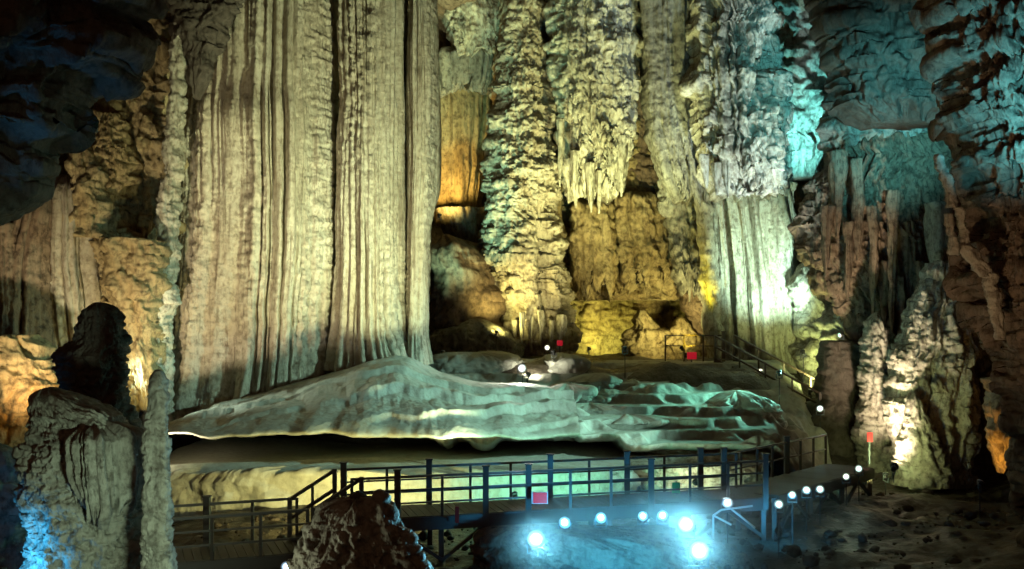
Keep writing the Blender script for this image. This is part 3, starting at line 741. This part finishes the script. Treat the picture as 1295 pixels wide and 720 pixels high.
A0, A1 = (-9.6, 24.6), (-5.35, 26.2)
B0, B1, B2, B3 = (-4.3, 26.9), (.2, 28.2), (7.0, 30.2), (12.0, 36.6)
GW = 'boardwalk runs'
walkway('lower left run of dark timber boardwalk', A0, A1, DL, DL, 1.7, GW, 22)
walkway('raised timber boardwalk between the front stalagmite and the red box', B0, B1, DU, DU, 1.7, GW, 22)
walkway('raised timber boardwalk behind the row of white floodlights', B1, B2, DU, DU, 1.7, GW, 34)
walkway('far boardwalk run leading right to the lumpy pillars', B2, B3, DU, DU - .15, 1.7, GW, 38)


def offset(a, b, s, w=.85):
    d = (Vector(b) - Vector(a)).normalized(); n = Vector((d.y, -d.x))
    return Vector(a) + n * s * w, Vector(b) + n * s * w


def rail_pts(a, b, z0, z1, n, s):
    p, q = offset(a, b, s)
    return [(*p.lerp(q, i / n), z0 + (z1 - z0) * i / n) for i in range(n + 1)]


GR = 'timber railings of the boardwalk'
railing('near railing of the lower boardwalk left of the front stalagmite', rail_pts(A0, A1, DL, DL, 4, 1), GR, (1,), 0)
railing('back railing of the lower boardwalk at the foot of the steps', rail_pts(A0, A1, DL, DL, 4, -1), GR, (2,), 0)
railing('near railing of the raised boardwalk left of the red box', rail_pts(B0, B1, DU, DU, 4, 1), GR, (1, 3), 0)
railing('back railing of the raised boardwalk behind the red box', rail_pts(B0, B1, DU, DU, 4, -1), GR, (0, 2), 0)
railing('near railing above the white floodlights', rail_pts(B1, B2, DU, DU, 6, 1), GR, (0, 3, 6), 0)
railing('back railing beyond the white floodlights', rail_pts(B1, B2, DU, DU, 6, -1), GR, (1, 3, 5), 0)
railing('far railing running right into the dark', rail_pts(B2, B3, DU, DU - .15, 7, -1), GR, (0, 4), 0, rails=(1.06, .55))


def stairs(label, a, b, za, zb, width, n, rail_label):
    a = Vector((*a, za)); b = Vector((*b, zb)); d = b - a; f = Vector((d.x, d.y, 0)).normalized(); side = Vector((f.y, -f.x, 0))
    e = empty('stairs', tuple(a), label, 'stairs')
    for i in range(n):
        c = a + d * ((i + .5) / n)
        beam('tread', c - side * width / 2, c + side * width / 2, Vector((d.x, d.y, 0)).length / n * 1.05, .05, 'plank', e, (0, 0, 1))
    for s in (-1, 1):
        o = side * (s * width / 2)
        beam('stringer', a + o + Vector((0, 0, -.12)), b + o + Vector((0, 0, -.12)), .08, .28, 'wood', e)
    for s in (-1, 1):
        o = side * (s * (width / 2 - .02))
        k_ = max(2, int(d.length / 1.4))
        for i in range(k_ + 1):
            c = a + d * (i / k_) + o
            beam('post', c + Vector((0, 0, -.3)), c + Vector((0, 0, 1.1)), .11 if i in (0, k_) else .07, .11 if i in (0, k_) else .07, 'wood', e)
        for r in (1.06, .55):
            beam('handrail', a + o + Vector((0, 0, r)), b + o + Vector((0, 0, r)), .08, .08, 'wood', e)
    return e


stairs('short timber steps joining the lower and raised boardwalks', A1, B0, DL, DU, 1.7, 4, None)
stairs('long timber stairs climbing from the dark rock to the upper terrace', (13.9, 45.0), (10.2, 49.3), -4.4, -2.0, 1.5, 16, None)
railing('railing of the upper landing beside the red plate', [(10.2, 49.6, -2.0), (9.3, 50.0, -2.0), (8.4, 50.2, -2.0), (7.5, 50.3, -2.0)], None, (0,), 0, rails=(1.06, .55))

# ------------------------------------------------------------------ floodlights


def cyl_mesh(name, r, d, mat, n=20, r2=None):
    """short drum along -Y..+Y with closed ends"""
    r2 = r if r2 is None else r2
    a = np.linspace(0, 2 * np.pi, n, endpoint=False)
    v = np.concatenate([np.stack([r * np.cos(a), np.full(n, -d / 2), r * np.sin(a)], -1), np.stack([r2 * np.cos(a), np.full(n, d / 2), r2 * np.sin(a)], -1), [[0, -d / 2, 0], [0, d / 2, 0]]])
    j = np.arange(n); j2 = (j + 1) % n
    q = np.stack([j, j2, n + j2, n + j], -1)
    t = np.concatenate([np.stack([np.full(n, 2 * n), j2, j], -1), np.stack([np.full(n, 2 * n + 1), n + j, n + j2], -1)])
    return mesh_np(name, v, q, t, mat)


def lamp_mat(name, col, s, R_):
    """lens: hot bulb in the middle, a painted glare halo fading out round it"""
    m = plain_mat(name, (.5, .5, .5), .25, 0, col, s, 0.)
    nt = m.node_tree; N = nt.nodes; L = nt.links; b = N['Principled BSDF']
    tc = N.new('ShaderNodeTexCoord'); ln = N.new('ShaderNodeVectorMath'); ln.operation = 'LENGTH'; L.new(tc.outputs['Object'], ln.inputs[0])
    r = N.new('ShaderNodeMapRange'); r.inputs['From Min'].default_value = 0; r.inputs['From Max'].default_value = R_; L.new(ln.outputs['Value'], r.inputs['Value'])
    cr = N.new('ShaderNodeValToRGB'); L.new(r.outputs['Result'], cr.inputs['Fac'])  # glare halo painted into the lens emission, fading towards the rim
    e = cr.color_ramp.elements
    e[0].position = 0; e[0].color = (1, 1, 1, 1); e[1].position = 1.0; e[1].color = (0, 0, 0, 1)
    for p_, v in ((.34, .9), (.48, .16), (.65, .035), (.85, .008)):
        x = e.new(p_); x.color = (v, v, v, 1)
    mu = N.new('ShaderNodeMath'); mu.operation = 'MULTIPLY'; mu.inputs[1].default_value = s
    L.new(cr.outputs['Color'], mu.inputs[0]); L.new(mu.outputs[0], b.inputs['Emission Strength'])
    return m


LENS = {}


def floodlight(label, pos, aim, col, watts, size=.14, cone=110, blend=.8, lens=30., group='cave floodlights', lit=(1, 1, 1), stem=None, soft=.12):
    """drum-shaped floodlight on a forked bracket, with its own light"""
    pos = Vector(pos); d = (Vector(aim) - pos).normalized()
    e = empty('floodlight', tuple(pos), label, 'floodlight', group)
    q = Vector((0, -1, 0)).rotation_difference(d)     # lamp faces -Y in its own space
    key = (round(size, 3), tuple(np.round(lit, 2)), lens)
    if key not in LENS:
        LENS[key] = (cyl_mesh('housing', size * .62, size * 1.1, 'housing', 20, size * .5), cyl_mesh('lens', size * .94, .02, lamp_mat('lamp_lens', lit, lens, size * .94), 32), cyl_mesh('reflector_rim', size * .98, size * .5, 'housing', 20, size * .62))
    hs, le, rm = LENS[key]
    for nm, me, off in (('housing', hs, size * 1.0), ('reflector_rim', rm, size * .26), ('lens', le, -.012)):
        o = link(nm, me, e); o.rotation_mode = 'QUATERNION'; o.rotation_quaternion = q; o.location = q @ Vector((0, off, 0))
    s = q @ Vector((1, 0, 0)); back = q @ Vector((0, size * .8, 0))
    foot = Vector((0, 0, -size * 1.7)) if stem is None else Vector((0, 0, -stem))
    for sg in (-1, 1):
        beam('bracket_arm', pos + back + s * (sg * size * 1.02), pos + back + s * (sg * size * .9) + Vector((0, 0, -size * 1.5)), .025, .04, 'steel', e)
    beam('bracket_base', pos + back - s * size * 1.05 + Vector((0, 0, -size * 1.5)), pos + back + s * size * 1.05 + Vector((0, 0, -size * 1.5)), .05, .03, 'steel', e)
    if stem: beam('stake', pos + back + Vector((0, 0, -size * 1.5)), pos + back + foot, .03, .03, 'housing', e)
    ld = bpy.data.lights.new('floodlight_beam', 'SPOT'); ld.energy = watts; ld.color = col; ld.spot_size = math.radians(cone); ld.spot_blend = blend; ld.shadow_soft_size = soft
    lo = bpy.data.objects.new('floodlight_beam', ld); COL.objects.link(lo); lo.parent = e
    lo.rotation_mode = 'QUATERNION'; lo.rotation_quaternion = Vector((0, 0, -1)).rotation_difference(d); lo.location = d * .05
    return e


WHITE, BLUE, CYAN, TEAL, GREEN, YEL, ORG, WARM = (1, .97, .88), (.10, .42, 1), (.12, .75, .95), (.22, .95, .78), (.55, 1, .55), (1, .88, .25), (1, .50, .08), (1, .86, .55)
cam_pos = (0, 0, 0)
# the lamps in view: (x, y, distance, size, light colour, watts, label, aim)
VIS = [
    (678, 682, 25.4, .17, (.25, .78, 1), 2400, 'dazzling floodlight, leftmost of the row under the red box'),
    (714, 661, 26.2, .14, (.2, .75, 1), 450, 'round floodlight second from the left in the row below the railing'),
    (760, 655, 26.4, .13, (.2, .75, 1), 450, 'round floodlight third from the left in the row below the railing'),
    (813, 653, 26.8, .12, (.2, .75, 1), 380, 'left one of the close pair of floodlights below the railing'),
    (838, 652, 27.0, .13, (.2, .75, 1), 380, 'right one of the close pair of floodlights below the railing'),
    (868, 663, 26.0, .17, (.25, .78, 1), 2400, 'dazzling floodlight right of the close pair'),
    (884, 697, 24.6, .18, (.25, .78, 1), 2400, 'dazzling floodlight at the right end of the rubble bank, lowest lamp'),
    (920, 636, 26.6, .13, (.7, .9, 1), 120, 'floodlight on the bent white stand'),
    (985, 638, 27.5, .12, (.5, .95, .9), 25, 'starry floodlight first of the far row right of the white stand'),
    (1002, 626, 29.0, .11, (.6, 1, .8), 12, 'second floodlight of the far row right of the white stand'),
    (1020, 620, 30.0, .12, (.6, 1, .8), 12, 'third floodlight of the far row right of the white stand'),
    (1037, 619, 30.6, .12, (.6, 1, .8), 12, 'fourth floodlight of the far row right of the white stand'),
    (1070, 603, 33.0, .11, (.7, 1, .6), 15, 'fifth floodlight of the far row, nearest the dark slope'),
    (1086, 593, 34.5, .12, (.6, 1, .8), 15, 'last floodlight of the far row, below the red plate'),
    (1037, 517, 43.6, .14, (.6, 1, .9), 50, 'small floodlight at the foot of the long stairs'),
    (962, 470, 48.3, .14, (1, .9, .5), 60, 'small warm floodlight beside the long stairs'),
    (692, 440, 51.0, .14, (1, .95, .6), 50, 'tiny floodlight at the foot of the lumpy pillar'),
    (362, 717, 22.5, .11, (.3, .6, 1), 120, 'floodlight low beside the front stalagmite'),
]
for (x, y, Y, sz, c, w, lab) in VIS:
    p = P(x, y, Y)
    gz = float(ground_z(np.array(p[0]), np.array(p[1])))
    stem = max(.25, p[2] - gz + .1)
    aim = (p[0] * .75, p[1] - 8, p[2] + 2.2)
    floodlight(lab, p, aim, c, w * .6, sz * (1.35 if sz > .15 else 1.15), 110, .8, 30. if sz > .15 else 20., 'floodlights in view', tuple(.25 + .75 * v for v in c), stem)
floodlight('lone white floodlight lighting the terrace block', P(660, 466, 43.6), P(650, 452, 41.5), WHITE, 420, .2, 175, .3, 30., 'floodlights in view', (1, 1, .97), .6)
floodlight('dazzling yellow floodlight at the foot of the broad knobbly pillar', P(1131, 590, 35.6), P(1152, 530, 38.5), (.92, 1, .38), 300, .16, 120, .9, 30., 'floodlights in view', (1, 1, .6), .5)

# hidden lamps that light the formations (all stand on the floor, ledges or boardwalk)
HID = [
    # label, position, aim, colour, watts, cone
    ('floodlight on the left washing the column', P(120, 632, 30.0), P(340, 330, 43), (1, .86, .58), 4600, 56),
    ('floodlight behind the raised boardwalk washing the column from the right', P(650, 625, 30.6), P(440, 200, 43), (.90, 1, .58), 18500, 56),
    ('floodlight on the left flank aimed at the mound', (-15.6, 37.2, -2.2), P(450, 480, 39), (.72, .95, .78), 2500, 50),
    ('floodlight on top of the dark square-sided rock aimed at the terraces', P(1062, 424, 43.6), P(740, 520, 39), (.30, 1, .78), 5000, 64),
    ('floodlight on the back of the rugged wall aimed at the mound', P(1268, 325, 30.4), P(560, 505, 38), (.52, 1, .86), 11500, 46),
    ('floodlight under the boardwalk warming the bench', P(455, 676, 29.0), P(430, 620, 34), (1, .88, .32), 1700, 140),
    ('floodlight under the boardwalk greening the bench', P(690, 676, 29.5), P(690, 610, 34), (.28, 1, .66), 1300, 140),
    ('low floodlight behind the lone white lamp', P(668, 474, 44.6), P(690, 455, 47.4), (1, .97, .75), 260, 150),
    ('floodlight in the orange alcove', P(556, 272, 55.2), P(578, 170, 59), (1, .66, .16), 1300, 120),
    ('floodlight behind the dark boulder aimed at the pillar', P(628, 420, 50.5), P(660, 330, 54), YEL, 700, 130),
    ('floodlight on the upper terrace aimed at the hanging cluster', P(790, 440, 45.5), P(745, 120, 53), (.95, 1, .42), 9500, 76),
    ('floodlight on the upper terrace aimed at the lumpy pillar', P(700, 445, 46.0), P(665, 250, 54), (1, .90, .36), 3600, 80),
    ('floodlight by the column aimed at the hanging drapery', P(560, 445, 47.5), P(600, 60, 57), (.45, 1, .66), 5500, 60),
    ('floodlight in the low cave mouth', P(745, 441, 58.6), P(770, 395, 61.5), (.95, .95, .22), 600, 150),
    ('floodlight under the brown drapery', P(862, 440, 52.0), P(815, 330, 57), (1, .90, .32), 1500, 130),
    ('floodlight at the foot of the yellow rib', P(868, 448, 49.8), P(895, 345, 52), (1, .84, .03), 2600, 30),
    ('floodlight at the foot of the bright curtain', P(1015, 445, 46.0), P(955, 320, 53), (.60, 1, .84), 6200, 50),
    ('floodlight behind the stairs aimed at the blue-white mass', P(985, 470, 41.5), P(925, 100, 49), (.70, .95, 1), 7500, 50),
    ('cyan floodlight on top of the bright curtain', P(1000, 222, 51.0), P(1015, 100, 53), (.20, .85, .90), 2600, 140),
    ('cyan floodlight on the back of the right wall', P(1250, 225, 29.6), P(1100, 130, 45), (.12, .70, .82), 12500, 40),
    ('green floodlight aimed at the rubble slope', P(1025, 495, 46.0), P(1045, 410, 48), (.85, 1, .35), 1500, 130),
    ('dim floodlight aimed at the dark drapery', P(1120, 600, 37.5), P(1120, 330, 45), (1, .80, .56), 3800, 80),
    ('floodlight left of the broad knobbly pillar', P(1095, 605, 36.0), P(1160, 520, 40), (.78, 1, .42), 480, 100),
    ('cyan floodlight aimed at the right edge wall', P(1345, 260, 21.5), P(1285, 60, 25), (.10, .66, .92), 2300, 90),
    ('warm floodlight aimed at the right edge wall', P(1100, 780, 18.5), P(1240, 250, 25), (1, .72, .42), 1000, 70),
    ('orange floodlight in the gap at far right', P(1240, 610, 33.0), P(1262, 540, 34), ORG, 120, 120),
    ('orange floodlight at the left edge', P(60, 520, 32.6), P(20, 460, 34), (1, .42, .04), 170, 130),
    ('yellow floodlight behind the slim post', P(190, 545, 36.0), P(172, 380, 38.5), (1, .82, .16), 650, 110),
    ('warm floodlight aimed at the left pillars', P(20, 620, 28.5), P(110, 300, 38), (1, .88, .55), 3200, 60),
    ('blue floodlight aimed at the roof at upper left', P(-80, 400, 23.4), P(118, 70, 26), (.06, .40, .9), 420, 40),
    ('blue floodlight beside the stump', P(-20, 740, 18.5), P(60, 690, 20), (.05, .45, 1), 320, 100),
    ('green floodlight in front of the stump', P(290, 800, 13.5), P(130, 620, 19.5), (.70, 1, .72), 1000, 70),
    ('floodlight left of the front stalagmite', P(150, 800, 15.4), P(430, 680, 16.5), (.92, 1, .72), 190, 50),
    ('blue floodlight in front of the boardwalk', P(770, 740, 23.0), P(770, 640, 28.5), (.05, .50, 1), 1100, 120),
    ('blue floodlight beside the white stand', P(985, 672, 28.0), P(1010, 600, 34), (.06, .50, 1), 150, 130),
    ('teal floodlight near the front right floor', P(1050, 760, 21.0), P(1050, 715, 24), (.3, 1, .85), 15, 120),
    ('floodlight washing the ledges beyond the bench', P(880, 610, 33.5), P(880, 575, 38), (.9, 1, .6), 150, 140),
]
for (lab, pos, aim, c, w, cone) in HID:
    pos = (pos[0], pos[1], max(pos[2], float(ground_z(np.array(pos[0]), np.array(pos[1]))) + .35))
    gz = float(ground_z(np.array(pos[0]), np.array(pos[1])))
    floodlight(lab, pos, aim, c, w, .12, cone, .9, 6., 'floodlights washing the formations', c, None if 'wall' in lab or 'top of' in lab or 'alcove' in lab else min(1.3, pos[2] - gz + .2), .25)

# ------------------------------------------------------------------ small things
st = empty('lamp_stand', P(902, 690, 26.6), 'bent white tube stand holding a floodlight', 'stand')
b0, b1, b2, b3 = P(902, 700, 26.6), P(902, 652, 26.6), P(912, 645, 26.6), P(952, 640, 26.4)
for a_, b_ in ((b0, b1), (b1, b2), (b2, b3), (P(925, 644, 26.5), P(955, 668, 26.3)), (b1, P(925, 664, 26.5))):
    beam('tube', a_, b_, .045, .045, 'whitesteel', st)


def red_box(label, p, w, h, post=None, border=True, mat='red'):
    e = empty('red_sign', p, label, 'sign')
    beam('bracket', (p[0], p[1] + .07, p[2] - h * .7), (p[0], p[1] + .07, p[2] + h * .45), .03, .03, 'steel', e)
    if border: beam('backing_plate', (p[0] - w * .62, p[1] + .03, p[2]), (p[0] + w * .58, p[1] + .03, p[2]), .03, h * 1.15, 'white', e)
    beam('red_plate', (p[0] - w / 2, p[1], p[2]), (p[0] + w / 2, p[1], p[2]), .05, h, mat, e)
    if post: beam('sign_post', (p[0], p[1] + .06, p[2] - post), (p[0], p[1] + .06, p[2] + h * .5), .05, .05, 'steel', e)


red_box('red box on the railing left of the white floodlights', P(683, 630, 27.0), .36, .27)
red_box('small red plate on the railing post right of the front stalagmite', P(578, 651, 26.4), .10, .42, None, False, 'dullred')
red_box('red plate on the upper landing left of the stairs', P(875, 450, 49.3), .45, .34, 1.1, False)
red_box('pink-red plate standing at the foot of the lumpy pillar', P(708, 434, 50.8), .28, .26, 1.2, False)
red_box('red plate on a post beside the slim knobbly pillar', P(1100, 553, 37.4), .20, .34, 1.0, False)
gp = empty('green_sign', P(855, 617, 29.2), 'small green plate on the back railing', 'sign')
beam('green_plate', P(850, 617, 29.2), P(860, 617, 29.2), .03, .3, 'green', gp)
beam('sign_bracket', P(855, 626, 29.24), P(855, 608, 29.24), .03, .02, 'steel', gp)
# ------------------------------------------------------------------ bloom round the boardwalk lamps
hm = bpy.data.materials.new('bloom_base'); hm.use_nodes = True
hm.node_tree.nodes.remove(hm.node_tree.nodes['Principled BSDF'])
pv_ = hm.node_tree.nodes.new('ShaderNodeVolumePrincipled'); pv_.inputs['Color'].default_value = (.9, .95, 1, 1); pv_.inputs['Density'].default_value = .0007; pv_.inputs['Anisotropy'].default_value = .72
hm.node_tree.links.new(pv_.outputs['Volume'], hm.node_tree.nodes['Material Output'].inputs['Volume'])
# scattering volume added to imitate glare and bloom round the boardwalk lamps
a_ = np.linspace(0, 2 * np.pi, 28, endpoint=False); b_ = np.linspace(.02, np.pi - .02, 16)
Bm, Am = np.meshgrid(b_, a_, indexing='ij')
mv = np.stack([4.2 + 6.6 * np.sin(Bm) * np.cos(Am), 26.4 + 3.4 * np.sin(Bm) * np.sin(Am), -5.6 + 1.5 * np.cos(Bm)], -1).reshape(-1, 3)
nn = len(mv); mv = np.concatenate([mv, [[4.2, 26.4, -4.1], [4.2, 26.4, -7.1]]]); jj = np.arange(28); j2_ = (jj + 1) % 28
mt_ = np.concatenate([np.stack([np.full(28, nn), jj, j2_], -1), np.stack([np.full(28, nn + 1), 15 * 28 + j2_, 15 * 28 + jj], -1)])
mm_ = hm.copy(); mm_.name = 'lamp_bloom_volume'; mm_.node_tree.nodes['Principled Volume'].inputs['Density'].default_value = .016; mm_.node_tree.nodes['Principled Volume'].inputs['Anisotropy'].default_value = .5
mo = link('lamp_bloom', mesh_np('lamp_bloom', mv, grid_idx(16, 28, True)[:, ::-1], mt_, mm_)); mo['kind'] = 'stuff'
print('tris', TRI[0])
